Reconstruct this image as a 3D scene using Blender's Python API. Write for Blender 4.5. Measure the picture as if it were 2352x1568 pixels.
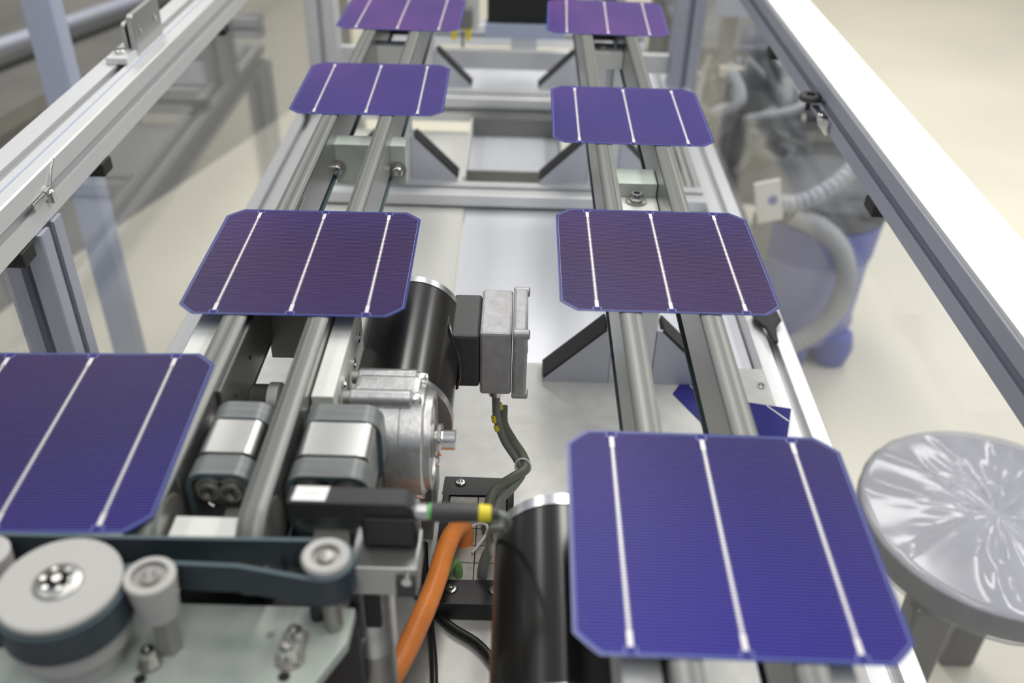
import bpy, bmesh, math, random
from mathutils import Vector, Matrix
for o in list(bpy.data.objects): bpy.data.objects.remove(o)
SC = bpy.context.scene
COL = SC.collection
random.seed(7)
PI = math.pi
# ------------------------------------------------------------------ camera
cam_d = bpy.data.cameras.new('camera'); cam = bpy.data.objects.new('camera', cam_d); COL.objects.link(cam)
cam_d.sensor_width = 36.0; cam_d.lens = 2172.5/2352*36; cam_d.clip_start = 0.01; cam_d.clip_end = 50
PT, YW, RL = math.radians(34.6559), math.radians(-0.0675), math.radians(1.56100)
fw = Vector((math.sin(YW)*math.cos(PT), math.cos(YW)*math.cos(PT), -math.sin(PT)))
rt = Vector((math.cos(YW), -math.sin(YW), 0)); up = rt.cross(fw)
rt2 = math.cos(RL)*rt + math.sin(RL)*up; up2 = -math.sin(RL)*rt + math.cos(RL)*up
cam.matrix_world = Matrix(((rt2.x, up2.x, -fw.x, -0.11009), (rt2.y, up2.y, -fw.y, -0.63067), (rt2.z, up2.z, -fw.z, 0.35456), (0, 0, 0, 1)))
cam_d.dof.use_dof = True; cam_d.dof.focus_distance = 0.765; cam_d.dof.aperture_fstop = 4.6
SC.camera = cam
# ------------------------------------------------------------------ world, lights, exposure
W = bpy.data.worlds.new('hall'); SC.world = W; W.use_nodes = True
W.node_tree.nodes['Background'].inputs[0].default_value = (0.86, 0.90, 1.0, 1)
W.node_tree.nodes['Background'].inputs[1].default_value = 0.36
def area(name, loc, sx, sy, power, col=(1, 0.97, 0.90), rot=(0, 0, 0)):
    l = bpy.data.lights.new(name, 'AREA'); l.shape = 'RECTANGLE'; l.size = sx; l.size_y = sy; l.energy = power; l.color = col
    o = bpy.data.objects.new(name, l); COL.objects.link(o); o.location = loc; o.rotation_euler = rot
    return o
for i, (lx, ly) in enumerate([(-1.9, 0.6), (1.9, 0.6), (-1.9, 3.4), (1.9, 3.4), (0.15, 2.0), (0.1, -0.9)]):
    area('ceiling_lamp', (lx, ly, 2.3), 0.45, 2.2, (12, 44, 18, 38, 40, 18)[i])
SC.view_settings.view_transform = 'Standard'; SC.view_settings.look = 'None'
SC.view_settings.gamma = 1.0; SC.view_settings.use_curve_mapping = False
SC.view_settings.exposure = 0.16
# ------------------------------------------------------------------ materials
def mat(name, col, rough=0.5, metal=0.0, spec=0.5, noise=None, bump=None, brush=None, trans=0.0, ior=1.5, coat=0.0, alpha=1.0):
    m = bpy.data.materials.new(name); m.use_nodes = True
    nt = m.node_tree; b = nt.nodes['Principled BSDF']
    b.inputs['Base Color'].default_value = (*col, 1); b.inputs['Roughness'].default_value = rough
    b.inputs['Metallic'].default_value = metal; b.inputs['Specular IOR Level'].default_value = spec
    b.inputs['Transmission Weight'].default_value = trans; b.inputs['IOR'].default_value = ior
    b.inputs['Coat Weight'].default_value = coat; b.inputs['Alpha'].default_value = alpha
    tc = nt.nodes.new('ShaderNodeTexCoord')
    def ntex(scale, detail=3, stretch=None):
        n = nt.nodes.new('ShaderNodeTexNoise'); n.inputs['Scale'].default_value = scale; n.inputs['Detail'].default_value = detail
        if stretch:
            mp = nt.nodes.new('ShaderNodeMapping'); mp.inputs['Scale'].default_value = stretch
            nt.links.new(tc.outputs['Object'], mp.inputs[0]); nt.links.new(mp.outputs[0], n.inputs['Vector'])
        else: nt.links.new(tc.outputs['Object'], n.inputs['Vector'])
        return n
    if noise:          # (scale, amount, stretch)
        n = ntex(noise[0], 4, noise[2] if len(noise) > 2 else None)
        r = nt.nodes.new('ShaderNodeValToRGB'); a = noise[1]
        r.color_ramp.elements[0].position = 0.3; r.color_ramp.elements[1].position = 0.7
        r.color_ramp.elements[0].color = (*[max(0, c*(1-a)) for c in col], 1); r.color_ramp.elements[1].color = (*[min(1, c*(1+a)) for c in col], 1)
        nt.links.new(n.outputs['Fac'], r.inputs[0]); nt.links.new(r.outputs[0], b.inputs['Base Color'])
    if bump:           # (scale, strength, distance, stretch)
        n = ntex(bump[0], 3, bump[3] if len(bump) > 3 else None)
        bp = nt.nodes.new('ShaderNodeBump'); bp.inputs['Strength'].default_value = bump[1]; bp.inputs['Distance'].default_value = bump[2]
        nt.links.new(n.outputs['Fac'], bp.inputs['Height']); nt.links.new(bp.outputs[0], b.inputs['Normal'])
    return m
ALU = mat('anodised_aluminium', (0.74, 0.75, 0.76), 0.42, 0.55, bump=(900, 0.08, 0.0003, (1, 0.03, 1)))
ALUX = mat('anodised_aluminium_blue_grey', (0.42, 0.44, 0.52), 0.5, 0.4)
ALUW = mat('clear_anodised_plate', (0.70, 0.72, 0.69), 0.55, 0.25, noise=(30, 0.05))
ALUG = mat('greenish_machined_plate', (0.45, 0.50, 0.455), 0.5, 0.2, noise=(28, 0.16))
STEEL = mat('brushed_steel', (0.50, 0.50, 0.49), 0.36, 1.0, bump=(600, 0.15, 0.0002, (0.05, 1, 1)))
STEELD = mat('dull_steel', (0.38, 0.37, 0.35), 0.42, 0.8)
CHROME = mat('polished_steel', (0.75, 0.74, 0.72), 0.14, 1.0)
CAST = mat('cast_aluminium', (0.60, 0.60, 0.60), 0.33, 0.9, noise=(90, 0.14), bump=(260, 0.25, 0.0006))
CASTD = mat('grey_cast_box', (0.40, 0.40, 0.41), 0.42, 0.45, noise=(120, 0.12), bump=(500, 0.25, 0.0005))
SILVER = mat('bright_turned_aluminium', (0.82, 0.83, 0.85), 0.25, 1.0)
FLANGE = mat('brown_grey_flange_face', (0.20, 0.18, 0.17), 0.5, 0.3)
BLACKM = mat('black_anodised_motor', (0.014, 0.013, 0.012), 0.22, 0.0, 0.55)
BLACKP = mat('black_plastic', (0.022, 0.022, 0.025), 0.45, 0.0, 0.5)
CHAR = mat('charcoal_box', (0.05, 0.05, 0.052), 0.5)
RUB = mat('black_rubber', (0.012, 0.012, 0.012), 0.6)
BELT = mat('grey_timing_belt', (0.165, 0.172, 0.163), 0.36, 0.0, 0.6, noise=(60, 0.55, (7, 0.012, 0.3)))
BELTX = mat('grey_cross_belt', (0.14, 0.155, 0.155), 0.38, 0.0, 0.6, noise=(60, 0.25, (0.4, 9, 0.4)))
BELTE = mat('teal_grey_belt_edge', (0.07, 0.11, 0.125), 0.5)
BELTD = mat('dark_flat_belt', (0.028, 0.042, 0.055), 0.42, 0.0, 0.5)
GUS = mat('pale_bracket_aluminium', (0.58, 0.60, 0.66), 0.5, 0.3)
PLATE = mat('white_grey_base_sheet', (0.60, 0.60, 0.58), 0.38, 0.15, noise=(55, 0.07))
SHEET = mat('glossy_white_steel_sheet', (0.80, 0.82, 0.88), 0.30, 0.35, noise=(9, 0.10, (1, 0.15, 1)))
MATTE = mat('matte_white_sheet', (0.70, 0.70, 0.67), 0.6)
CREAM = mat('cream_plastic_disc', (0.46, 0.455, 0.44), 0.5)
WHITE = mat('white_cover', (0.88, 0.88, 0.87), 0.5)
LABEL = mat('white_label', (0.85, 0.85, 0.83), 0.5)
INK = mat('grey_print', (0.45, 0.45, 0.44), 0.6)
ORANGE = mat('orange_cable_jacket', (0.95, 0.29, 0.06), 0.36, noise=(50, 0.10))
GREEN = mat('green_cable_jacket', (0.17, 0.34, 0.12), 0.5)
GREYC = mat('grey_cable_jacket', (0.20, 0.22, 0.20), 0.45)
GREYC2 = mat('grey_green_cable_jacket', (0.16, 0.17, 0.13), 0.45)
BLACKC = mat('black_cable_jacket', (0.015, 0.015, 0.016), 0.35)
YELLOW = mat('yellow_marker', (0.80, 0.66, 0.03), 0.5)
NYLON = mat('white_nylon', (0.72, 0.73, 0.76), 0.45)
GLED = mat('green_ring', (0.15, 0.75, 0.15), 0.4)
GROM = mat('grey_grommet', (0.42, 0.41, 0.38), 0.6, noise=(200, 0.15))
WALLM = mat('cream_wall_paint', (0.66, 0.62, 0.47), 0.7)
TAN = mat('olive_tan_board', (0.22, 0.21, 0.18), 0.6)
BLUE = mat('blue_plastic_tank', (0.08, 0.11, 0.46), 0.4)
BLUEL = mat('pale_blue_plastic', (0.24, 0.28, 0.58), 0.45)
MGREY = mat('mid_grey_paint', (0.20, 0.20, 0.20), 0.5)
PBLUE = mat('pale_blue_grey_paint', (0.42, 0.47, 0.62), 0.5)
OLIVE = mat('dark_olive_paint', (0.12, 0.125, 0.10), 0.6)
def floor_mat():
    m = mat('beige_epoxy_floor', (0.60, 0.56, 0.47), 0.28, 0.0, 0.5)
    nt = m.node_tree; b = nt.nodes['Principled BSDF']; tc = nt.nodes.new('ShaderNodeTexCoord')
    n = nt.nodes.new('ShaderNodeTexNoise'); n.inputs['Scale'].default_value = 1.6; n.inputs['Detail'].default_value = 5
    r = nt.nodes.new('ShaderNodeValToRGB'); r.color_ramp.elements[0].position = 0.35; r.color_ramp.elements[1].position = 0.65
    r.color_ramp.elements[0].color = (0.79, 0.755, 0.645, 1); r.color_ramp.elements[1].color = (0.87, 0.825, 0.69, 1)
    nt.links.new(tc.outputs['Object'], n.inputs['Vector']); nt.links.new(n.outputs['Fac'], r.inputs[0]); nt.links.new(r.outputs[0], b.inputs['Base Color'])
    return m
FLOOR = floor_mat()
def glass_mat(name, tint, refl=1.0, haze=0.03):
    m = bpy.data.materials.new(name); m.use_nodes = True; nt = m.node_tree; nt.nodes.clear()
    out = nt.nodes.new('ShaderNodeOutputMaterial'); tr = nt.nodes.new('ShaderNodeBsdfTransparent'); tr.inputs[0].default_value = (*tint, 1)
    gl = nt.nodes.new('ShaderNodeBsdfGlossy'); gl.inputs['Roughness'].default_value = 0.03
    df = nt.nodes.new('ShaderNodeBsdfDiffuse'); df.inputs[0].default_value = (0.7, 0.72, 0.78, 1)
    lw = nt.nodes.new('ShaderNodeLayerWeight'); lw.inputs['Blend'].default_value = 0.5
    pw = nt.nodes.new('ShaderNodeMath'); pw.operation = 'POWER'; pw.inputs[1].default_value = 5; nt.links.new(lw.outputs['Facing'], pw.inputs[0])
    fr = nt.nodes.new('ShaderNodeMath'); fr.operation = 'MULTIPLY_ADD'; fr.inputs[1].default_value = 0.96; fr.inputs[2].default_value = 0.04; nt.links.new(pw.outputs[0], fr.inputs[0])
    mu = nt.nodes.new('ShaderNodeMath'); mu.operation = 'MULTIPLY'; mu.inputs[1].default_value = refl; mu.use_clamp = True
    m1 = nt.nodes.new('ShaderNodeMixShader'); m2 = nt.nodes.new('ShaderNodeMixShader'); m2.inputs[0].default_value = haze
    nt.links.new(fr.outputs[0], mu.inputs[0]); nt.links.new(mu.outputs[0], m1.inputs[0])
    nt.links.new(tr.outputs[0], m1.inputs[1]); nt.links.new(gl.outputs[0], m1.inputs[2])
    nt.links.new(m1.outputs[0], m2.inputs[1]); nt.links.new(df.outputs[0], m2.inputs[2]); nt.links.new(m2.outputs[0], out.inputs[0])
    return m
ACRYL = glass_mat('clear_acrylic', (0.93, 0.94, 0.96), 1.15, 0.012)
ACRYR = glass_mat('clean_clear_acrylic', (0.93, 0.94, 0.96), 0.55, 0.012)
FILM = glass_mat('clear_wrinkled_film', (0.86, 0.86, 0.90), 1.6, 0.16)
def film_bump():
    nt = FILM.node_tree; gl = [n for n in nt.nodes if n.type == 'BSDF_GLOSSY'][0]; gl.inputs['Roughness'].default_value = 0.12
film_bump()
def cell_mat(name, base, lines, edge=False):
    m = bpy.data.materials.new(name); m.use_nodes = True; nt = m.node_tree; b = nt.nodes['Principled BSDF']; L = nt.links
    b.inputs['Roughness'].default_value = 0.36; b.inputs['Specular IOR Level'].default_value = 0.13
    b.inputs['Specular Tint'].default_value = (0.75, 0.70, 1.0, 1)
    tc = nt.nodes.new('ShaderNodeTexCoord')
    lw = nt.nodes.new('ShaderNodeLayerWeight'); lw.inputs['Blend'].default_value = 0.5
    r = nt.nodes.new('ShaderNodeValToRGB'); e = r.color_ramp.elements     # thin antireflex film: blue face-on, violet slantwise; far rows' reflected light mixed into colour
    e[0].position = base[0][0]; e[0].color = (*base[0][1], 1); e[1].position = base[-1][0]; e[1].color = (*base[-1][1], 1)
    for pos, c in base[1:-1]: el = e.new(pos); el.color = (*c, 1)
    L.new(lw.outputs['Facing'], r.inputs[0])
    ns = nt.nodes.new('ShaderNodeTexNoise'); ns.inputs['Scale'].default_value = 11; ns.inputs['Detail'].default_value = 1
    mpn = nt.nodes.new('ShaderNodeMapping'); mpn.inputs['Scale'].default_value = (1.0, 0.5, 1); L.new(tc.outputs['Object'], mpn.inputs[0]); L.new(mpn.outputs[0], ns.inputs['Vector'])
    mixn = nt.nodes.new('ShaderNodeMixRGB'); mixn.blend_type = 'MULTIPLY'; mixn.inputs[0].default_value = 1.0
    rn = nt.nodes.new('ShaderNodeValToRGB'); rn.color_ramp.elements[0].position = 0.35; rn.color_ramp.elements[0].color = (0.75, 0.8, 0.95, 1)
    rn.color_ramp.elements[1].position = 0.65; rn.color_ramp.elements[1].color = (1.25, 1.05, 1.05, 1)
    L.new(ns.outputs['Fac'], rn.inputs[0]); L.new(r.outputs[0], mixn.inputs[1]); L.new(rn.outputs[0], mixn.inputs[2])
    if lines:
        sx = nt.nodes.new('ShaderNodeSeparateXYZ'); L.new(tc.outputs['Object'], sx.inputs[0])
        a = nt.nodes.new('ShaderNodeMath'); a.operation = 'MULTIPLY'; a.inputs[1].default_value = 1/0.00203; L.new(sx.outputs['Y'], a.inputs[0])
        f = nt.nodes.new('ShaderNodeMath'); f.operation = 'FRACT'; L.new(a.outputs[0], f.inputs[0])
        s = nt.nodes.new('ShaderNodeMath'); s.operation = 'SUBTRACT'; s.inputs[1].default_value = 0.5; L.new(f.outputs[0], s.inputs[0])
        ab = nt.nodes.new('ShaderNodeMath'); ab.operation = 'ABSOLUTE'; L.new(s.outputs[0], ab.inputs[0])
        lt = nt.nodes.new('ShaderNodeMath'); lt.operation = 'LESS_THAN'; lt.inputs[1].default_value = 0.07; L.new(ab.outputs[0], lt.inputs[0])
        mx = nt.nodes.new('ShaderNodeMixRGB'); mx.inputs[2].default_value = (0.19, 0.155, 0.27, 1)
        L.new(lt.outputs[0], mx.inputs[0]); L.new(mixn.outputs[0], mx.inputs[1]); L.new(mx.outputs[0], b.inputs['Base Color'])
    else: L.new(mixn.outputs[0], b.inputs['Base Color'])
    return m
CELL = cell_mat('blue_violet_silicon', ((0.18, (0.006, 0.009, 0.24)), (0.30, (0.008, 0.008, 0.16)), (0.40, (0.006, 0.005, 0.075)), (0.52, (0.022, 0.006, 0.052)), (0.64, (0.026, 0.020, 0.17)), (0.74, (0.085, 0.040, 0.20))), True)
CELLB = cell_mat('deep_blue_silicon', ((0.2, (0.008, 0.014, 0.20)), (0.6, (0.009, 0.013, 0.17))), True)
RIM = mat('bright_blue_wafer_rim', (0.012, 0.035, 0.22), 0.3)
PASTE = mat('silver_paste', (0.72, 0.70, 0.70), 0.45, 0.2)
PASTEL = mat('thin_silver_line', (0.22, 0.26, 0.50), 0.45, 0.2)
# ------------------------------------------------------------------ mesh helpers
class MB:
    def __init__(s): s.v = []; s.f = []; s.m = []; s.mats = []
    def mi(s, m):
        if m not in s.mats: s.mats.append(m)
        return s.mats.index(m)
    def add(s, vs, fs, m, T=None):
        o = len(s.v); k = s.mi(m)
        s.v += [tuple(T @ Vector(v)) if T else tuple(v) for v in vs]
        s.f += [tuple(i+o for i in f) for f in fs]; s.m += [k]*len(fs); return s
    def box(s, x0, x1, y0, y1, z0, z1, m, T=None):
        vs = [(x, y, z) for z in (z0, z1) for y in (y0, y1) for x in (x0, x1)]
        return s.add(vs, [(0, 2, 3, 1), (4, 5, 7, 6), (0, 1, 5, 4), (2, 6, 7, 3), (0, 4, 6, 2), (1, 3, 7, 5)], m, T)
    def prism(s, poly, a0, a1, m, axis='z', T=None):
        n = len(poly)
        ar = sum(poly[i][0]*poly[(i+1) % n][1]-poly[(i+1) % n][0]*poly[i][1] for i in range(n))
        if ar < 0: poly = poly[::-1]
        def P(p, a):
            return {'z': (p[0], p[1], a), 'y': (p[0], a, p[1]), 'x': (a, p[0], p[1])}[axis]
        vs = [P(p, a0) for p in poly]+[P(p, a1) for p in poly]
        fs = [tuple(range(n-1, -1, -1)), tuple(range(n, 2*n))]+[(i, (i+1) % n, n+(i+1) % n, n+i) for i in range(n)]
        if axis == 'y': fs = [f[::-1] for f in fs]
        return s.add(vs, fs, m, T)
    def lathe(s, prof, c, axis, m, n=40, T=None, a0=0, a1=2*PI):
        """prof = [(along axis, radius)]"""
        vs = []; fs = []; k = len(prof)
        full = abs(a1-a0-2*PI) < 1e-6; N = n if full else n+1
        for i in range(N):
            a = a0+(a1-a0)*i/n; ca, sa = math.cos(a), math.sin(a)
            for (h, r) in prof:
                if axis == 'x': vs.append((c[0]+h, c[1]+r*ca, c[2]+r*sa))
                elif axis == 'y': vs.append((c[0]+r*sa, c[1]+h, c[2]+r*ca))
                else: vs.append((c[0]+r*ca, c[1]+r*sa, c[2]+h))
        for i in range(n):
            j = (i+1) % N
            for q in range(k-1): fs.append((i*k+q, j*k+q, j*k+q+1, i*k+q+1))
        return s.add(vs, fs, m, T)
    def cyl(s, c, r, h0, h1, axis, m, n=32, ch=0.0, T=None):
        p = [(h0, 0), (h0, r-ch), (h0+ch, r), (h1-ch, r), (h1, r-ch), (h1, 0)] if ch else [(h0, 0), (h0, r), (h1, r), (h1, 0)]
        return s.lathe(p, c, axis, m, n, T)
    def tube(s, pts, r, m, n=10, cap=True):
        P = [Vector(p) for p in pts]; R = r if isinstance(r, (list, tuple)) else [r]*len(P); vs = []; fs = []
        t0 = (P[1]-P[0]).normalized(); nrm = t0.orthogonal().normalized()
        for i, p in enumerate(P):
            t = (P[min(i+1, len(P)-1)]-P[max(i-1, 0)]).normalized()
            nrm = (nrm-t*nrm.dot(t)).normalized(); bn = t.cross(nrm)
            for j in range(n):
                a = 2*PI*j/n; vs.append(tuple(p+R[i]*(math.cos(a)*nrm+math.sin(a)*bn)))
        for i in range(len(P)-1):
            for j in range(n): fs.append((i*n+j, i*n+(j+1) % n, (i+1)*n+(j+1) % n, (i+1)*n+j))
        if cap: fs += [tuple(range(n-1, -1, -1)), tuple(range((len(P)-1)*n, len(P)*n))]
        return s.add(vs, fs, m)
    def build(s, name, parent=None, smooth=False, bevel=0.0, **tags):
        me = bpy.data.meshes.new(name); me.from_pydata(s.v, [], s.f)
        for m in s.mats: me.materials.append(m)
        for p, k in zip(me.polygons, s.m): p.material_index = k
        bm = bmesh.new(); bm.from_mesh(me)
        bmesh.ops.remove_doubles(bm, verts=bm.verts, dist=1e-6); bmesh.ops.recalc_face_normals(bm, faces=bm.faces)
        if parent is not None:
            bmesh.ops.translate(bm, verts=bm.verts, vec=-parent_loc(parent))
        bm.to_mesh(me); bm.free()
        if smooth: me.shade_smooth(); sa = me.set_sharp_from_angle(angle=math.radians(38))
        o = bpy.data.objects.new(name, me); COL.objects.link(o)
        if parent is not None: o.parent = parent
        if bevel:
            b = o.modifiers.new('bevel', 'BEVEL'); b.width = bevel; b.segments = 2; b.limit_method = 'ANGLE'; b.angle_limit = math.radians(50)
        for k, v in tags.items(): o[k] = v
        return o
def parent_loc(o):
    v = Vector((0, 0, 0))
    while o is not None: v += o.location; o = o.parent
    return v
def thing(name, label, cat, loc=(0, 0, 0), group=None):
    o = bpy.data.objects.new(name, None); COL.objects.link(o); o.location = loc; o.empty_display_size = 0.02
    o['label'] = label; o['category'] = cat
    if group: o['group'] = group
    return o
def catm(pts, k=8):
    P = [Vector(p) for p in pts]; P = [P[0]*2-P[1]]+P+[P[-1]*2-P[-2]]; out = []
    for i in range(1, len(P)-2):
        a, b, c, d = P[i-1:i+3]
        for j in range(k):
            t = j/k; out.append(0.5*((2*b)+(-a+c)*t+(2*a-5*b+4*c-d)*t*t+(-a+3*b-3*c+d)*t**3))
    out.append(P[-2]); return out
def rrect(w, h, r, n=5, cx=0, cy=0):
    out = []
    for (sx, sy, a) in ((1, 1, 0), (-1, 1, 90), (-1, -1, 180), (1, -1, 270)):
        for i in range(n+1):
            t = math.radians(a+90*i/n); out.append((cx+sx*(w/2-r)+r*math.cos(t), cy+sy*(h/2-r)+r*math.sin(t)))
    return out
def slot_section(w, h, slot=0.010, lip=0.0035, cav=0.018, dep=0.0135, ch=0.0015):
    """outline of a T-slot extrusion, one slot in the middle of each side, corner at 0,0"""
    def side(p0, p1):
        p0 = Vector(p0); p1 = Vector(p1); d = (p1-p0).normalized(); n = Vector((-d.y, d.x)); L = (p1-p0).length; c = p0+d*L/2
        return [p0+d*ch, c-d*slot/2, c-d*slot/2+n*lip, c-d*cav/2+n*lip, c-d*cav/2*0.45+n*dep, c+d*cav/2*0.45+n*dep, c+d*cav/2+n*lip, c+d*slot/2+n*lip, c+d*slot/2, p1-d*ch]
    o = []
    for a, b in (((0, 0), (w, 0)), ((w, 0), (w, h)), ((w, h), (0, h)), ((0, h), (0, 0))): o += side(a, b)
    return [(p.x, p.y) for p in o]
def extr(name, x, y, z, L, axis, m=None, w=0.045, h=0.045, parent=None, **kw):
    """T-slot profile with its low corner at x,y,z"""
    m = m or ALU; b = MB(); s = slot_section(w, h)
    if axis == 'y': b.prism([(p[0]+x, p[1]+z) for p in s], y, y+L, m, 'y')
    elif axis == 'x': b.prism([(p[0]+y, p[1]+z) for p in s], x, x+L, m, 'x')
    else: b.prism([(p[0]+x, p[1]+y) for p in s], z, z+L, m, 'z')
    return b.build(name, parent, **kw)
def capscrew(b, c, r, h, axis='z', m=CHROME, sgn=1):
    """socket head with a recessed hexagon"""
    s = sgn
    b.lathe([(0, 0), (0, r), (s*h*0.85, r), (s*h, r*0.88), (s*h, r*0.5), (s*h*0.45, r*0.45), (s*h*0.45, 0)], c, axis, m, 20)
# ------------------------------------------------------------------ setting
b = MB(); b.box(-6, 6, -4, 8, -1.03, -1.0, FLOOR); b.build('floor', kind='structure')
b = MB(); b.box(-6, 6, 8, 8.1, -1.0, 2.6, WALLM); b.build('wall_back', kind='structure')
b = MB(); b.box(6, 6.1, -4, 8, -1.0, 2.6, WALLM); b.build('wall_right', kind='structure')
b = MB(); b.box(-6.1, -6, -4, 8, -1.0, 2.6, WALLM); b.build('wall_left', kind='structure')
# ------------------------------------------------------------------ machine table
ZB = -0.235
tab = thing('machine_frame', 'aluminium extrusion frame with a white-grey base sheet under both conveyor lanes', 'machine frame', (0, 0, -1.0))
b = MB(); b.box(-0.478, 0.157, -0.75, 0.184, ZB-0.004, ZB, PLATE); b.build('base_sheet', tab, bevel=0.0006)
b = MB(); b.box(-0.183, 0.155, 0.186, 0.585, -0.262, -0.259, SHEET); b.build('reflector_sheet', tab, label='glossy mirror-like steel sheet beyond the base sheet')
b = MB(); b.box(-0.478, -0.1845, 0.186, 0.585, -0.262, -0.257, MATTE); b.build('matte_sheet', tab)
extr('side_profile', 0.157, -0.75, ZB-0.050, 2.0, 'y', parent=tab)
extr('side_profile', -0.482, -0.75, ZB-0.050, 2.0, 'y', parent=tab)
extr('cross_profile', -0.437, 0.583, ZB-0.045, 0.594, 'x', parent=tab)
extr('cross_profile', -0.437, 0.965, ZB-0.045, 0.594, 'x', parent=tab)
extr('cross_profile', -0.437, 1.40, ZB-0.045, 0.594, 'x', parent=tab)
for (x, y) in ((0.157, 1.25), (-0.482, 1.25), (0.157, -0.7), (-0.482, -0.7)):
    extr('table_leg', x, y, -1.0, 0.715, 'z', parent=tab)
b = MB(); b.box(-0.435, 0.157, 0.63, 0.963, -0.300, -0.297, MATTE); b.build('lower_sheet', tab)
b = MB(); b.box(-0.435, 0.157, 1.012, 1.398, -0.290, -0.287, SHEET); b.build('rear_sheet', tab)
b = MB(); capscrew(b, (0.148, 0.153, ZB), 0.004, 0.0025); b.build('screw', tab, smooth=True)
# tray set into the lower sheet
tr = thing('drip_tray', 'shallow steel tray with olive front wall set between the far gussets', 'tray', (-0.12, 0.8, -0.297))
b = MB(); b.box(-0.190, -0.040, 0.700, 0.94, -0.2969, -0.2955, SHEET); b.build('tray_floor', tr)
b = MB(); b.box(-0.190, -0.040, 0.735, 0.739, -0.2955, -0.268, TAN); b.build('front_wall', tr, label='olive tan front wall')
b = MB(); b.box(-0.194, -0.190, 0.70, 0.94, -0.2969, -0.262, ALUW); b.box(-0.040, -0.036, 0.70, 0.94, -0.2969, -0.262, ALUW); b.box(-0.194, -0.036, 0.94, 0.944, -0.2969, -0.262, MGREY); b.build('rim', tr)
# ------------------------------------------------------------------ belt conveyors
def belt_loop(x0, x1, y0, y1, zt, zb, t=0.0028):
    """closed flat belt along y"""
    b = MB(); r = (zt-zb)/2; zc = (zt+zb)/2; outer = []; inner = []; n = 14
    for (yc, a0) in ((y1-r, PI/2), (y0+r, -PI/2)):
        for i in range(n+1):
            a = a0-PI*i/n
            outer.append((yc+r*math.cos(a), zc+r*math.sin(a))); inner.append((yc+(r-t)*math.cos(a), zc+(r-t)*math.sin(a)))
    # crowned section: (x offset, height offset)
    w = x1-x0; sec = [(0, -t), (0, -0.0007), (0.0007, -0.0001), (w/2, 0.0003), (w-0.0007, -0.0001), (w, -0.0007), (w, -t)]
    N = len(outer); K = len(sec); vs = []
    for i in range(N):
        oy, oz = outer[i]; iy, iz = inner[i]; d = Vector((oy-iy, oz-iz))/t
        for (dx, dh) in sec: vs.append((x0+dx, oy+d.x*dh, oz+d.y*dh))
    top = []; edge = []
    for i in range(N):
        j = (i+1) % N
        for q in range(K):
            p = (q+1) % K; f = (i*K+q, i*K+p, j*K+p, j*K+q)
            (edge if q in (0, 5, 6) else top).append(f)
    k0 = b.mi(BELT); k1 = b.mi(BELTE); b.v = vs; b.f = top+edge; b.m = [k0]*len(top)+[k1]*len(edge)
    return b
def gusset(x0, s, y, m_y0, parent, leg=0.066):
    """triangular corner bracket: x0 = upright side, s = +1/-1 direction; dark sloped strip"""
    z = ZB; g = MB(); t = 0.003
    g.prism([(x0, z), (x0+s*leg, z), (x0+s*leg, z+0.006), (x0+s*0.006, z+leg), (x0, z+leg)], y, y+0.0035, GUS, 'y')
    g.prism([(x0, z), (x0+s*leg, z), (x0+s*leg, z+0.006), (x0+s*0.006, z+leg), (x0, z+leg)], m_y0-0.0035, m_y0, GUS, 'y')
    g.box(min(x0, x0+s*leg), max(x0, x0+s*leg), y+0.0036, m_y0-0.0036, z, z+t, GUS); g.box(min(x0, x0+s*t), max(x0, x0+s*t), y+0.0036, m_y0-0.0036, z+t+0.0001, z+leg, GUS)
    o = g.build('gusset', parent)
    c = MB(); c.prism([(x0+s*(leg-0.0005), z+0.0045), (x0+s*(leg+0.0012), z+0.0070), (x0+s*0.0070, z+leg+0.0012), (x0+s*0.0045, z+leg-0.0005)], y-0.0003, m_y0+0.0003, BLACKP, 'y')
    c.build('cover_strip', o, label='black sloped cover strip')
def conveyor(label, belts, xpost, dirs, yend, y_far, rows, ties):
    t = thing('belt_conveyor', label, 'conveyor', (xpost, 0.4, ZB), 'conveyor lanes carrying the solar cells')
    for (x0, x1) in belts:
        belt_loop(x0, x1, yend, y_far, -0.0006, -0.0560).build('belt', t, smooth=True)
        r = MB(); r.box(x0+0.0005, x1-0.0005, yend+0.053, y_far-0.053, -0.0455, -0.0042, STEEL); r.box(x0+0.0012, x1-0.0012, yend+0.0265, yend+0.0529, -0.0500, -0.0042, STEEL)
        rail = r.build('guide_rail', t, bevel=0.0006)
        for yy in (yend+0.03, y_far-0.03):
            p = MB(); p.cyl((x0, yy, -0.0283), 0.0240, 0.0005, x1-x0-0.0005, 'x', STEELD, 28, 0.001); p.build('end_pulley', t, smooth=True)
    for (y, full) in rows:
        extr('support_post', xpost-0.0225, y, ZB, 0.172, 'z', ALU, parent=t, h=0.028)
        for s in dirs: gusset(xpost+s*0.0226, s, y, y+0.028, t)
    return t
LB = [(-0.3075, -0.2915), (-0.2500, -0.2360)]; RB = [(-0.0365, -0.0213), (0.0196, 0.0347)]
left = conveyor('left belt conveyor lane whose two grey belts run past the front transfer loops', LB, -0.285, (1, -1), -0.302, 1.0, ((0.627, 1), (1.012, 1)), None)
right = conveyor('right belt conveyor lane whose two grey belts run under the large front cell', RB, 0.0112, (-1, 1), -0.78, 1.0, ((0.1515, 1), (0.627, 1), (1.012, 1)), None)
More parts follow.
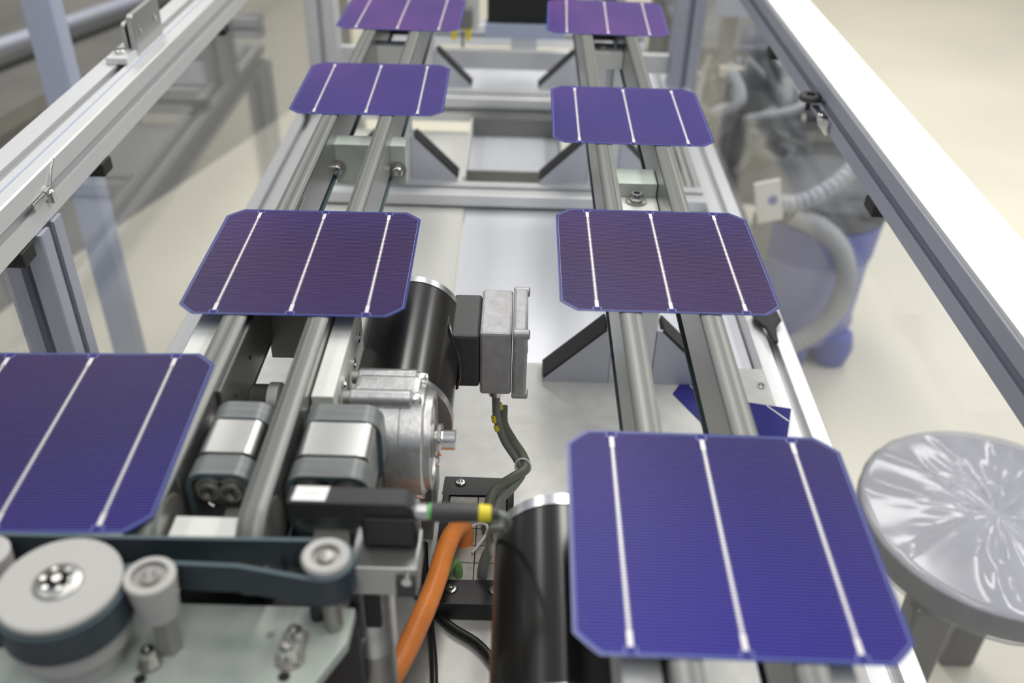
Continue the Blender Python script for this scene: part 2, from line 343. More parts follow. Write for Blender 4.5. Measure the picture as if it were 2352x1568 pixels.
# cross ties
b = MB(); b.box(-0.0212, 0.0195, 0.120, 0.172, -0.040, -0.0335, ALUW); b.build('tie_plate', right, bevel=0.0005)
b = MB(); b.box(-0.0212, 0.0195, 0.173, 0.206, -0.040, -0.020, ALUG); b.build('tie_block', right, bevel=0.0006)
b = MB(); b.cyl((0.0, 0.163, -0.0335), 0.0098, 0, 0.0016, 'z', STEELD, 24); capscrew(b, (0.0, 0.163, -0.0320), 0.0058, 0.0075, 'z', CHROME); b.build('bolt', right, smooth=True)
b = MB(); b.box(-0.0212, 0.0195, 0.56, 0.60, -0.043, -0.022, ALUW); b.build('tie_block', right, bevel=0.0006)
b = MB(); b.cyl((-0.006, 0.575, -0.022), 0.006, 0, 0.005, 'z', STEELD, 20); b.cyl((0.010, 0.575, -0.022), 0.0025, 0, 0.012, 'z', STEELD, 12); b.build('bolt', right, smooth=True)
b = MB(); b.box(-0.2925, -0.2220, 0.2445, 0.268, -0.062, -0.020, ALUG); b.build('tie_block', left, bevel=0.0006)
for x in (-0.2905, -0.2300):
    b = MB(); b.cyl((x, 0.2445, -0.045), 0.0088, -0.0018, 0, 'y', STEELD, 22); capscrew(b, (x, 0.2427, -0.045), 0.0055, 0.007, 'y', CHROME, -1); b.build('bolt', left, smooth=True)
b = MB(); b.box(-0.2925, -0.2505, -0.050, -0.028, -0.068, -0.0125, STEELD); b.build('tie_block', left, bevel=0.0006)
b = MB(); b.box(-0.2925, -0.2505, 0.56, 0.585, -0.062, -0.022, ALUW); b.build('tie_block', left, bevel=0.0006)
b = MB(); b.prism([(-0.2905, ZB), (-0.262, ZB), (-0.256, -0.068), (-0.2905, -0.068)], -0.046, -0.032, STEELD, 'y')
b2 = b
pl = MB(); pl.box(-0.272, -0.243, -0.050, -0.036, ZB, -0.068, STEELD); pl.build('support_column', left, bevel=0.0006)
# thin drilled bar beside the left belt
b = MB(); b.box(-0.2914, -0.2893, -0.172, 0.10, -0.047, -0.0062, STEEL); ob = b.build('drilled_bar', left, label='steel bar with two small holes')
b = MB()
for (y, z) in ((-0.108, -0.026), (-0.148, -0.028)): b.cyl((-0.2893, y, z), 0.0018, 0, 0.0003, 'x', RUB, 12)
b.build('hole', ob)
# ------------------------------------------------------------------ lane drive units (side plates, rollers)
def drive(label, dx, dy, mirror):
    t = thing('drive_unit', label, 'drive unit', (-0.27+dx, -0.13+dy, ZB), 'belt drive units below the lanes')
    def bx(x0, x1, *r): return (x0+dx, x1+dx, *r)
    s = MB(); s.box(-0.2355+dx, -0.2215+dx, -0.166+dy, -0.052+dy, -0.062, -0.0125, ALUW); p = s.build('side_plate', t, bevel=0.0008)
    for (y, z) in ((-0.075, -0.030), (-0.098, -0.036), (-0.135, -0.024), (-0.158, -0.030)):
        h = MB(); capscrew(h, (-0.2215+dx, y+dy, z), 0.0042, 0.0018, 'x', CHROME); h.build('screw', p, smooth=True)
    s = MB(); s.box(-0.3290+dx, -0.3105+dx, -0.166+dy, -0.052+dy, -0.062, -0.0125, ALUW); s.build('side_plate', t, bevel=0.0008)
    s = MB(); s.box(-0.2355+dx, -0.2225+dx, -0.172+dy, -0.166+dy, -0.070, -0.019, STEELD); s.build('end_block', t)
    for x in (-0.230, -0.320):
        s = MB(); s.box(x-0.006+dx, x+0.006+dx, -0.12+dy, -0.09+dy, ZB, -0.062, ALUW); s.build('bracket_leg', t)
    # drive shaft and bearing
    s = MB(); s.cyl((dx-0.3, -0.128+dy, -0.050), 0.0135, 0.0135, 0.0265, 'x', RUB, 28, 0.001)
    s.lathe([(0.0265, 0), (0.0265, 0.0150), (0.0335, 0.0150), (0.0345, 0.0140), (0.0345, 0.0095), (0.0315, 0.0090), (0.0315, 0.0055), (0.0335, 0.005), (0.0335, 0)], (dx-0.3, -0.128+dy, -0.050), 'x', STEELD, 32)
    s.build('bearing', t, smooth=True)
    s = MB(); s.cyl((dx-0.3, -0.160+dy, -0.050), 0.0125, 0.008, 0.030, 'x', STEEL, 28, 0.0008); s.build('roller', t, smooth=True)
    return t
drive('bright side plates and rollers of the left lane drive, beside the upper black motor', 0, 0, False)
drive('bright side plates of the right lane drive, under the large front cell', 0.2725, -0.2485, False)
# ------------------------------------------------------------------ geared motors
def motor(name, label, x, y, full, group):
    z = -0.082; r = 0.0398
    t = thing(name, label, 'motor', (x, y+0.07, ZB), group)
    b = MB(); b.lathe([(0.004, 0), (0.004, r), (0.127, r), (0.127, 0)], (x, y, z), 'y', BLACKM, 64); b.build('housing', t, smooth=True)
    b = MB(); b.lathe([(0.1272, 0), (0.1272, r+0.0006), (0.1355, r+0.0006), (0.1365, r-0.001), (0.1365, 0)], (x, y, z), 'y', SILVER, 64); b.build('end_cap', t, smooth=True, label='bright aluminium end cap')
    b = MB(); b.lathe([(-0.003, r+0.0005), (-0.003, r+0.0015), (0.0036, r+0.0015), (0.0036, 0)], (x, y, z), 'y', SILVER, 64); b.lathe([(-0.003, 0), (-0.003, r+0.0005)], (x, y, z), 'y', FLANGE, 64); b.build('flange', t, smooth=True)
    # worm gearbox, output axis along x
    gx, gy, gz = x+0.0285, y-0.041, -0.0640; R = 0.0375
    b = MB(); b.lathe([(-0.050, 0), (-0.050, R-0.001), (-0.049, R), (-0.0335, R), (-0.033, R-0.0006), (-0.0325, R), (-0.018, R), (-0.0175, R-0.0006), (-0.017, R), (-0.003, R), (-0.0015, R-0.002), (-0.0015, R-0.006), (0.000, R-0.008), (0.001, R-0.012), (-0.002, R-0.017), (-0.002, 0)], (gx, gy, gz), 'x', CAST, 56)
    gb = b.build('gearbox', t, smooth=True)
    b = MB()
    b.prism(rrect(0.060, 0.052, 0.010, 4, gy+0.010, gz-0.010), gx-0.049, gx-0.014, CAST, 'x')
    b.box(gx-0.050, gx-0.006, gy+0.002, gy+0.022, gz+0.020, gz+0.0385, CAST)
    b.build('casting', gb, bevel=0.004)
    for (yy, zz) in ((gy-0.0060, gz+0.0385), (gy-0.013, gz-0.037), (gy+0.028, gz+0.030)):
        b = MB(); b.cyl((gx, yy, zz), 0.0062, -0.050, -0.010, 'x', CAST, 20, 0.001); b.cyl((gx, yy, zz), 0.0048, -0.0545, -0.050, 'x', STEELD, 16); capscrew(b, (gx-0.010, yy, zz), 0.0042, 0.0065, 'x', CHROME); b.build('tie_bolt', gb, smooth=True)
    b = MB(); b.lathe([(-0.004, R-0.004), (0.0025, R-0.004), (0.0025, R-0.0095), (-0.001, R-0.0105), (-0.001, 0.010), (-0.001, 0)], (gx, gy, gz), 'x', CAST, 48); b.build('cover_ring', gb, smooth=True)
    b = MB(); b.cyl((gx, gy, gz), 0.0125, 0, 0.0035, 'x', STEELD, 32, 0.0006); b.cyl((gx, gy, gz), 0.0112, 0.0050, 0.0082, 'x', CHROME, 32, 0.0006); b.cyl((gx, gy, gz), 0.0068, 0.0, 0.0175, 'x', CHROME, 28, 0.0006); b.build('output_shaft', gb, smooth=True)
    b = MB(); b.lathe([(0.0035, 0.0022), (0.0035, 0.0040), (0.006, 0.0040), (0.006, 0.0022), (0.0035, 0.0022)], (gx, gy-0.004, gz-0.0155), 'x', CHROME, 20); b.build('circlip', gb, smooth=True)
    b = MB(); b.cyl((gx-0.030, gy-0.006, gz), 0.022, -0.085, -0.030, 'z', CAST, 32, 0.002); b.build('gearbox_foot', gb, smooth=True)
    b = MB(); b.box(x-0.020, x+0.020, y+0.03, y+0.10, ZB, -0.122, STEELD); b.build('motor_bracket', t)
    if full:
        # neck and terminal box on the right side
        b = MB(); b.box(x+0.033, -0.1362, y+0.0805, y+0.143, -0.112, -0.062, CHAR); nk = b.build('terminal_neck', t, bevel=0.0025)
        b = MB(); b.tube(catm([(x+0.030, y+0.1, -0.058), (x+0.034, y+0.080, -0.060), (x+0.0395, y+0.074, -0.075), (x+0.0405, y+0.074, -0.095), (x+0.038, y+0.076, -0.11)]), 0.0016, BLACKM, 8); b.build('gasket', nk, smooth=True)
        tb = MB(); tb.box(-0.1360, -0.1107, -0.0238, 0.0421, -0.118, -0.058, CASTD); bo = tb.build('terminal_box', t, bevel=0.0022, label='grey cast terminal box')
        tb = MB(); tb.box(-0.1102, -0.0985, -0.0262, 0.0445, -0.1205, -0.0555, CASTD); bl = tb.build('box_lid', bo, bevel=0.0024)
        for yy in (-0.0225, 0.0405):
            for zz in (-0.117, -0.059): tb = MB(); tb.cyl((-0.1102, yy, zz), 0.0042, 0, 0.0133, 'x', CASTD, 16, 0.001); tb.build('lid_screw_boss', bo, smooth=True)
        g = MB(); g.cyl((-0.123, -0.004, -0.118), 0.0095, -0.006, 0, 'z', CHROME, 6); g.lathe([(-0.006, 0), (-0.006, 0.0082), (-0.013, 0.0074), (-0.0145, 0.0058), (-0.0145, 0)], (-0.123, -0.004, -0.118), 'z', CHROME, 24)
        g.build('cable_gland', bo, smooth=True)
    return t
motor('gear_motor', 'black cylindrical gear motor with grey terminal box and cast gearbox, below second left cell', -0.1925, -0.103, True, None)
motor('gear_motor', 'large black motor partly hidden under the front right cell, bright end ring showing', -0.078, -0.3515, False, None)
# ------------------------------------------------------------------ cross transfer loops
def loop_belt(x0, x1, zt, zb, y0, y1, r=0.011, t=0.003):
    o = rrect(x1-x0, zt-zb, r, 8, (x0+x1)/2, (zt+zb)/2); i = rrect(x1-x0-2*t, zt-zb-2*t, r-t, 8, (x0+x1)/2, (zt+zb)/2); n = len(o)
    vs = [(p[0], y, p[1]) for y in (y0, y1) for p in o]+[(p[0], y, p[1]) for y in (y0, y1) for p in i]
    b = MB(); out = [(k, (k+1) % n, n+(k+1) % n, n+k) for k in range(n)]; inn = [(2*n+k, 3*n+k, 3*n+(k+1) % n, 2*n+(k+1) % n) for k in range(n)]
    e = [(k, 2*n+k, 2*n+(k+1) % n, (k+1) % n) for k in range(n)]+[(n+k, n+(k+1) % n, 3*n+(k+1) % n, 3*n+k) for k in range(n)]
    k0 = b.mi(BELTX); k1 = b.mi(BELTE); b.v = vs; b.f = out+inn+e; b.m = [k0]*(2*n)+[k1]*(2*n)
    return b
tu = thing('cross_transfer', 'transfer lift with brushed steel blocks between pairs of rounded grey belts', 'transfer unit', (-0.235, -0.215, ZB))
for (x0, x1) in ((-0.2895, -0.2520), (-0.2340, -0.1870)):
    for (y0, y1) in ((-0.199, -0.1835), (-0.2475, -0.2315)):
        loop_belt(x0, x1, -0.004, -0.050, y0, y1).build('loop_belt', tu, smooth=True)
        for xc in (x0+0.0125, x1-0.0125):
            p = MB(); zc = -0.0175
            p.lathe([(0.000, 0), (0.000, 0.0048), (-0.0025, 0.0048), (-0.0025, 0.0062), (0.0008, 0.0066), (0.0008, 0.0086), (0.003, 0.0092), (0.012, 0.0092), (0.012, 0)], (xc, y0+0.001, zc), 'y', STEELD, 28)
            p.cyl((xc, y0+0.001, zc), 0.0022, -0.0055, -0.002, 'y', CHROME, 12); p.build('belt_pulley', tu, smooth=True)
    b = MB(); b.prism(rrect(x1-x0-0.0055, 0.042, 0.0055, 5, (x0+x1)/2, -0.0245), -0.2300, -0.2015, STEEL, 'y'); b.build('steel_block', tu, smooth=True, label='brushed steel block')
b = MB(); b.box(-0.2905, -0.1900, -0.250, -0.181, -0.130, -0.0605, BLACKP); b.build('lift_body', tu, bevel=0.002)
b = MB(); b.box(-0.2905, -0.1900, -0.245, -0.186, ZB, -0.130, STEELD); b.build('lift_cylinder', tu, bevel=0.002)
b = MB(); b.box(-0.268, -0.2515, -0.268, -0.250, -0.066, -0.0265, STEELD); b.build('steel_clamp', tu, bevel=0.001)
b = MB(); b.box(-0.2895, -0.2535, -0.2985, -0.2665, -0.040, -0.0175, ALUW); b.build('bright_plate', tu, bevel=0.0008)
b = MB(); b.box(-0.2125, -0.1945, -0.2955, -0.2755, -0.060, -0.0155, STEELD); b.build('mounting_bar', tu, bevel=0.0006)
b = MB(); b.box(-0.2905, -0.190, -0.2995, -0.262, -0.130, -0.0605, BLACKP); b.build('lower_body', tu)
for x in (-0.2512, -0.2335):
    b = MB(); capscrew(b, (x, -0.297, -0.020), 0.0017, 0.014, 'z', CHROME); b.build('pin', tu, smooth=True)
# ------------------------------------------------------------------ fork light sensor
se = thing('fork_sensor', 'matt black fork sensor with a small white label above the toothed belt', 'sensor', (-0.195, -0.268, -0.03))
b = MB(); b.prism([(-0.2265, 0.0030), (-0.1640, 0.0030), (-0.1605, 0.0005), (-0.1575, -0.0268), (-0.1880, -0.0268), (-0.1880, -0.0085), (-0.2265, -0.0085)], -0.275, -0.2615, BLACKP, 'y'); fb = b.build('sensor_body', se, bevel=0.0014)
b = MB(); b.prism([(-0.2235, -0.2735), (-0.2060, -0.2735), (-0.2050, -0.2628), (-0.2225, -0.2628)], 0.00302, 0.0033, LABEL, 'z'); lb = b.build('label', se, label='white label with tiny grey print')
b = MB(); b.box(-0.2180, -0.2100, -0.2683, -0.2676, 0.0033, 0.00335, INK); b.build('print', lb)
b = MB(); b.box(-0.1860, -0.1595, -0.277, -0.2750, -0.0250, -0.006, BLACKP); b.build('front_cover', se, bevel=0.001)
cn = MB(); cn.cyl((-0.1605, -0.268, -0.0080), 0.0040, 0, 0.0085, 'x', CHROME, 20, 0.0006); cn.cyl((-0.1605, -0.268, -0.0080), 0.0046, 0.0020, 0.0070, 'x', CAST, 8); cn.build('socket', se, smooth=True)
pc = thing('sensor_plug', 'black round cable plug with green ring and yellow tag plugged into the fork sensor', 'connector', (-0.14, -0.268, -0.012))
c = (-0.152, -0.268, -0.0080)
b = MB(); b.cyl(c, 0.0047, 0.0, 0.0010, 'x', GLED, 24); b.build('green_ring', pc, smooth=True, label='bright green ring')
b = MB(); b.lathe([(0.001, 0), (0.001, 0.0052), (0.012, 0.0054), (0.025, 0.0046), (0.037, 0.0030), (0.037, 0)], c, 'x', CHAR, 24); b.build('plug_body', pc, smooth=True)
b = MB(); b.lathe([(0.0262, 0.0045), (0.0267, 0.0050), (0.0325, 0.0045), (0.0330, 0.0038)], c, 'x', YELLOW, 24); b.build('yellow_tag', pc, smooth=True, label='yellow cable tag')
b = MB(); b.tube(catm([(-0.1155, -0.268, -0.0080), (-0.1110, -0.269, -0.010), (-0.1105, -0.262, -0.025), (-0.1200, -0.235, -0.055), (-0.1215, -0.20, -0.11), (-0.1205, -0.15, -0.165), (-0.1230, -0.10, -0.20), (-0.1235, -0.0745, -0.213), (-0.1235, -0.0725, -0.2205)]), 0.0022, GREYC, 10); b.build('sensor_cable', pc, smooth=True)
# block under the sensor
sb = thing('sensor_mount_block', 'bright machined block with dark lower face holding the fork sensor', 'mounting block', (-0.175, -0.287, -0.05))
b = MB(); b.box(-0.1930, -0.1570, -0.2915, -0.2615, -0.0480, -0.0270, STEEL); b.build('block', sb, bevel=0.001)
b = MB(); b.cyl((-0.1625, -0.2915, -0.034), 0.0028, -0.003, 0, 'y', CHROME, 16); b.build('screw', sb, smooth=True)
b = MB(); b.box(-0.1685, -0.158, -0.2935, -0.2915, -0.0465, -0.0325, CHAR); b.build('side_connector', sb, bevel=0.0006)
# ------------------------------------------------------------------ front belt drive (bottom left)
fd = thing('toothed_belt_drive', 'foreground belt drive with big cream pulley, small rollers and dark flat belt', 'belt drive', (-0.26, -0.34, ZB))
MP = -0.048
b = MB(); b.prism([(-0.42, -0.300), (-0.1895, -0.300), (-0.1905, -0.322), (-0.2015, -0.3445), (-0.2050, -0.352), (-0.42, -0.352)], MP-0.008, MP, ALUG, 'z'); b.build('mount_plate', fd, bevel=0.001, label='greenish grey machined mounting plate')
b = MB(); b.box(-0.42, -0.2045, -0.420, -0.353, MP-0.03, MP-0.012, STEELD); b.build('lower_plate', fd)
b = MB(); b.box(-0.42, -0.262, -0.40, -0.31, ZB, MP-0.008, STEELD); b.build('drive_column', fd)
big = (-0.3200, -0.3335, 0.0035)
b = MB(); b.lathe([(0.0015, 0), (0.0015, 0.0275), (0.0005, 0.0285), (-0.0015, 0.0285), (-0.0015, 0.0265), (-0.021, 0.0265), (-0.021, 0.0280), (-0.034, 0.0270), (-0.034, 0.020), (-0.0514, 0.020), (-0.0514, 0)], big, 'z', CREAM, 64); bp = b.build('large_pulley', fd, smooth=True)
b = MB(); b.lathe([(0.0015, 0), (0.0015, 0.0115), (0.0022, 0.0112), (0.0030, 0.0100), (0.0030, 0)], big, 'z', STEEL, 36)
for q in range(6): b.cyl((big[0]+0.0065*math.cos(q*PI/3), big[1]+0.0065*math.sin(q*PI/3), big[2]+0.003), 0.0013, 0, 0.0012, 'z', CHROME, 10)
b.cyl((big[0], big[1], big[2]+0.003), 0.0022, 0, 0.0015, 'z', CHROME, 14); b.build('clamp_hub', bp, smooth=True)
sm = (-0.2795, -0.3272, 0.0010)
b = MB(); b.lathe([(0.0035, 0.0085), (0.0035, 0.0115), (0.0028, 0.0122), (-0.022, 0.0100), (-0.0225, 0.006), (-0.0225, 0.0)], sm, 'z', CREAM, 40); sp = b.build('idler_roller', fd, smooth=True)
b = MB(); b.lathe([(0.0030, 0.0086), (0.0018, 0.0080), (0.0018, 0.0052), (0.0035, 0.0048), (0.0035, 0)], sm, 'z', STEELD, 32); b.cyl((sm[0]-0.002, sm[1], sm[2]+0.0035), 0.0016, 0, 0.0015, 'z', CHROME, 10); b.cyl((sm[0]+0.0025, sm[1]+0.001, sm[2]+0.0035), 0.0014, 0, 0.0015, 'z', CHROME, 10); b.build('bearing', sp, smooth=True)
b = MB(); b.cyl((sm[0]+0.001, sm[1]-0.001, 0), 0.0065, MP, -0.022, 'z', STEELD, 6); b.build('stud', fd, smooth=True)
en = (-0.1985, -0.3122, 0.0020)
b = MB(); b.lathe([(0.0030, 0.0070), (0.0035, 0.0080), (0.0035, 0.0108), (0.0025, 0.0118), (-0.0002, 0.0118), (-0.0002, 0.0100), (-0.019, 0.0100), (-0.019, 0.0115), (-0.021, 0.0115), (-0.021, 0)], en, 'z', CREAM, 44); ep = b.build('end_roller', fd, smooth=True)
b = MB(); b.lathe([(0.0028, 0.0072), (0.0012, 0.0066), (0.0012, 0.0046), (0.0030, 0.0042), (0.0042, 0.0025), (0.0042, 0)], en, 'z', STEELD, 32); b.build('bearing', ep, smooth=True)
b = MB(); b.cyl((en[0], en[1], 0), 0.005, MP, -0.017, 'z', STEELD, 20); b.build('stud', fd, smooth=True)
# far left roller at the picture edge
el = (-0.3640, -0.3150, 0)
b = MB(); b.lathe([(0.0035, 0.004), (0.0035, 0.0105), (0.0028, 0.0115), (-0.022, 0.0100), (-0.0225, 0)], el, 'z', CREAM, 36); b.build('idler_roller', fd, smooth=True)
b = MB(); b.cyl((el[0], el[1], 0), 0.0035, MP, 0.003, 'z', STEELD, 16); b.build('stud', fd, smooth=True)
# the belt: outside run, around the end roller, back between small roller and big pulley, around the big pulley
def arc(c, r, a0, a1, n=14): return [(c[0]+r*math.cos(math.radians(a0+(a1-a0)*i/n)), c[1]+r*math.sin(math.radians(a0+(a1-a0)*i/n))) for i in range(n+1)]
path = [(-0.52, -0.3032), (-0.30, -0.3022)]+arc(en, 0.0118, 92, -100, 20)+[(-0.240, -0.3165)]+arc(sm, 0.0132, 70, 108, 6)+arc(big, 0.0282, 32, -140, 28)+[(-0.40, -0.365), (-0.52, -0.40)]
n = len(path); T = 0.0022; vs = []; fs = []
for i, p in enumerate(path):
    a = Vector(path[max(0, i-1)]); c = Vector(path[min(n-1, i+1)]); d = (c-a).normalized(); nr = Vector((-d.y, d.x))
    for (s, z) in ((0, -0.0165), (0, 0.0018), (T, 0.0018), (T, -0.0165)): q = Vector(p)+nr*s; vs.append((q.x, q.y, z-(0.0 if i < 24 else 0.001)))
for i in range(n-1):
    for q in range(4): fs.append((i*4+q, i*4+(q+1) % 4, (i+1)*4+(q+1) % 4, (i+1)*4+q))
b = MB(); b.add(vs, fs, BELTD)
for k, f in enumerate(b.f):
    if k % 4 == 1: b.m[k] = b.mi(BELTE)
b.build('flat_belt', fd, smooth=True, label='dark flat belt running around the pulleys')
# screws and clamps on the mount plate
for (x, y, r, h) in ((-0.2855, -0.3375, 0.0038, 0.010), (-0.2180, -0.3330, 0.0045, 0.011), (-0.2165, -0.3220, 0.0042, 0.009)):
    b = MB(); capscrew(b, (x, y, MP), r, h, 'z', CHROME); b.cyl((x, y, MP), r*1.5, 0, 0.0015, 'z', STEELD, 20); b.build('cap_screw', fd, smooth=True)
for (x, y, r) in ((-0.2305, -0.3190, 0.0022), (-0.2855, -0.3385, 0.0062), (-0.2172, -0.3335, 0.0075)):
    b = MB(); b.cyl((x, y, MP), r, 0, 0.0004, 'z', STEELD, 20); b.build('washer', fd)
for (x, y) in ((-0.2875, -0.3475), (-0.2180, -0.3435)):
    b = MB(); b.cyl((x, y, MP), 0.0030, 0, 0.0003, 'z', RUB, 18); b.build('hole', fd)
b = MB(); b.box(-0.2235, -0.2105, -0.3375, -0.3180, MP, MP+0.0025, STEELD); b.build('slotted_clamp', fd, bevel=0.0006)
b = MB(); b.cyl((-0.2080, -0.3065, MP), 0.004, 0, 0.006, 'z', BLACKP, 16); b.cyl((-0.2000, -0.3045, MP), 0.003, 0, 0.005, 'z', CHROME, 16); b.build('small_fitting', fd, smooth=True)
for (x, y) in ((-0.2245, -0.3012), (-0.2185, -0.3018)):
    b = MB(); b.box(x-0.0016, x+0.0016, y-0.010, y-0.002, -0.030, -0.013, CHROME); b.build('guide_pin', fd, bevel=0.0005)
# clear guide cylinder beside the drive
gc = thing('guide_cylinder', 'shiny clear-sleeved cylinder on a bolted steel foot beside the mounting plate', 'cylinder', (-0.187, -0.285, ZB))
cx, cy = -0.1865, -0.2745
b = MB(); b.cyl((cx, cy, 0), 0.0140, -0.108, -0.0482, 'z', CAST, 36, 0.001); b.build('upper_sleeve', gc, smooth=True)
b = MB(); b.box(cx-0.0010, cx+0.0080, cy-0.0150, cy-0.0100, -0.078, -0.050, RUB); b.build('window', gc, bevel=0.001, label='black window')
b = MB(); b.cyl((cx, cy, 0), 0.0120, ZB, -0.108, 'z', STEELD, 36, 0.0006); b.build('lower_tube', gc, smooth=True)
b = MB(); b.cyl((cx-0.006, cy-0.0125, -0.090), 0.003, -0.004, 0.004, 'y', CHROME, 12); b.build('screw', gc, smooth=True)
ft = thing('bolted_foot', 'small steel foot plate with a socket screw next to the guide cylinder', 'foot plate', (-0.192, -0.205, ZB))
b = MB(); b.prism([(-0.235, -0.190), (-0.196, -0.182), (-0.184, -0.190), (-0.184, -0.250), (-0.235, -0.262)], ZB, ZB+0.008, STEELD, 'z'); b.build('foot', ft, bevel=0.001)
b = MB(); capscrew(b, (-0.1960, -0.1945, ZB+0.008), 0.0052, 0.005, 'z', CHROME); b.build('socket_screw', ft, smooth=True)
# ------------------------------------------------------------------ cable entry frame
ce = thing('cable_entry_frame', 'black rectangular cable entry frame with grey grommets screwed onto the base sheet', 'cable entry', (-0.134, -0.08, ZB))
KX0, KX1, KY0, KY1, KZ = -0.1665, -0.1055, -0.1555, -0.0150, -0.2165
b = MB(); b.box(KX0, KX1, KY1-0.0225, KY1, ZB, KZ, BLACKP); b.box(KX0, KX1, KY0, KY0+0.0235, ZB, KZ, BLACKP)
b.box(KX0, KX0+0.006, KY0+0.0235, KY1-0.0225, ZB, KZ, BLACKP); b.box(KX1-0.006, KX1, KY0+0.0235, KY1-0.0225, ZB, KZ, BLACKP); b.build('frame', ce, bevel=0.001)
ny = 5; gy0, gy1 = KY0+0.0240, KY1-0.0230
for i in range(ny):
    for j in range(2):
        w = (KX1-KX0-0.0124)/2; h = (gy1-gy0)/ny; x = KX0+0.0062+j*w; y = gy0+i*h
        b = MB(); b.box(x+0.0003, x+w-0.0003, y+0.0005, y+h-0.0005, ZB, KZ-0.0015, GROM); b.build('grommet', ce, bevel=0.0005)
for (x, y) in ((-0.1520, KY0+0.0140), (-0.1190, KY0+0.0140), (-0.1520, KY1-0.0085)):
    b = MB(); b.cyl((x, y, KZ-0.0002), 0.0052, 0, 0.0004, 'z', RUB, 24); capscrew(b, (x, y, KZ), 0.0042, 0.0016, 'z', CHROME); b.build('screw', ce, smooth=True)
# cables
def cable(name, label, pts, r, m, k=10, n=12, cat='cable', group=None):
    b = MB(); b.tube(catm(pts, k), r, m, n); o = b.build(name, smooth=True); o['label'] = label; o['category'] = cat
    if group: o['group'] = group
    return o
cable('orange_cable', 'thick orange cable arching out of the cable entry frame', [(-0.1455, -0.0900, -0.222), (-0.1450, -0.0895, -0.212), (-0.1475, -0.0920, -0.2005), (-0.1530, -0.1060, -0.1930), (-0.1575, -0.1300, -0.1880), (-0.1615, -0.1640, -0.1830), (-0.1680, -0.1980, -0.1790), (-0.1790, -0.2380, -0.1770), (-0.1980, -0.2850, -0.178), (-0.230, -0.345, -0.180)], 0.0078, ORANGE, 10, 20)
cable('green_cable', 'thin green cable curving out of the grommet beside the orange cable', [(-0.1480, -0.1270, -0.222), (-0.1480, -0.1255, -0.212), (-0.1515, -0.1260, -0.2040), (-0.1580, -0.1400, -0.2030), (-0.1665, -0.1650, -0.2030), (-0.176, -0.195, -0.2020), (-0.19, -0.25, -0.20), (-0.22, -0.33, -0.2)], 0.0038, GREEN)
cable('grey_cable', 'grey cable with yellow tags dropping from the terminal box gland', [(-0.1230, -0.004, -0.130), (-0.1228, -0.004, -0.142), (-0.1215, -0.006, -0.158), (-0.1150, -0.012, -0.176), (-0.1040, -0.020, -0.190), (-0.0990, -0.030, -0.196), (-0.1060, -0.045, -0.198), (-0.1180, -0.062, -0.200), (-0.1210, -0.075, -0.208), (-0.1210, -0.080, -0.2205)], 0.0036, GREYC)
cable('grey_cable', 'second grey-green cable leaving the terminal box, thicker, bundled at the tie', [(-0.1170, 0.002, -0.150), (-0.1160, -0.004, -0.165), (-0.1080, -0.010, -0.178), (-0.0990, -0.018, -0.188), (-0.0965, -0.030, -0.192), (-0.1080, -0.042, -0.192), (-0.1220, -0.056, -0.193), (-0.1270, -0.072, -0.203), (-0.1270, -0.081, -0.2205)], 0.0042, GREYC2)
for i, (p, q) in enumerate((((-0.1200, -0.0020, -0.1440), (-0.1187, -0.0022, -0.1500)), ((-0.1248, -0.0075, -0.1530), (-0.1238, -0.0090, -0.1590)), ((-0.1228, -0.0100, -0.1620), (-0.1210, -0.0115, -0.1665)))):
    b = MB(); b.tube([p, q], 0.0021, YELLOW, 10); o = b.build('cable_tag', smooth=True)
    o['label'] = ['short yellow tag highest on the grey cable, right under the gland', 'yellow tag on the left side of the grey cable below the gland', 'lowest yellow tag on the grey cable, above its bend'][i]; o['category'] = 'tag'; o['group'] = 'yellow cable tags'
def ring(c, R, r, m, nrm, name, label, cat='cable tie', a0=0, a1=360):
    N = Vector(nrm).normalized(); u = N.orthogonal().normalized(); v = N.cross(u); C = Vector(c)
    pts = [C+R*(math.cos(math.radians(a0+(a1-a0)*i/24))*u+math.sin(math.radians(a0+(a1-a0)*i/24))*v) for i in range(25)]
    b = MB(); b.tube(pts, r, m, 8); o = b.build(name, smooth=True); o['label'] = label; o['category'] = cat; return o
ring((-0.0985, -0.027, -0.192), 0.0068, 0.0009, NYLON, (0.3, 1, -0.5), 'cable_tie', 'white nylon tie around the bend of the grey cables')
cable('nylon_loop', 'loose white nylon tie loop lying over the grommets', [(-0.1430, -0.085, -0.210), (-0.1350, -0.082, -0.206), (-0.1275, -0.085, -0.204), (-0.1270, -0.092, -0.206), (-0.1330, -0.100, -0.211), (-0.1380, -0.104, -0.2155)], 0.0012, NYLON, cat='cable tie')
cable('grey_conduit', 'smooth grey cable rising from the front right grommet past the lower motor', [(-0.1290, -0.127, -0.222), (-0.1285, -0.126, -0.210), (-0.1250, -0.123, -0.196), (-0.1180, -0.122, -0.184), (-0.1060, -0.125, -0.172), (-0.090, -0.135, -0.160)], 0.0042, GREYC)
cable('black_cable', 'black cable curving across the base sheet behind the orange cable to the motor', [(-0.200, -0.100, ZB+0.0045), (-0.1820, -0.130, ZB+0.004), (-0.1680, -0.148, ZB+0.004), (-0.1500, -0.166, ZB+0.004), (-0.1300, -0.180, ZB+0.004), (-0.1150, -0.200, ZB+0.004), (-0.1060, -0.225, ZB+0.004), (-0.100, -0.26, ZB+0.004)], 0.0036, BLACKC)
cable('black_cable', 'thin straight black cable running down the base sheet under the orange cable', [(-0.1780, -0.090, ZB+0.0125), (-0.1725, -0.135, ZB+0.0125), (-0.1660, -0.170, ZB+0.008), (-0.1610, -0.200, ZB+0.0035), (-0.155, -0.26, ZB+0.0035)], 0.0030, BLACKC)
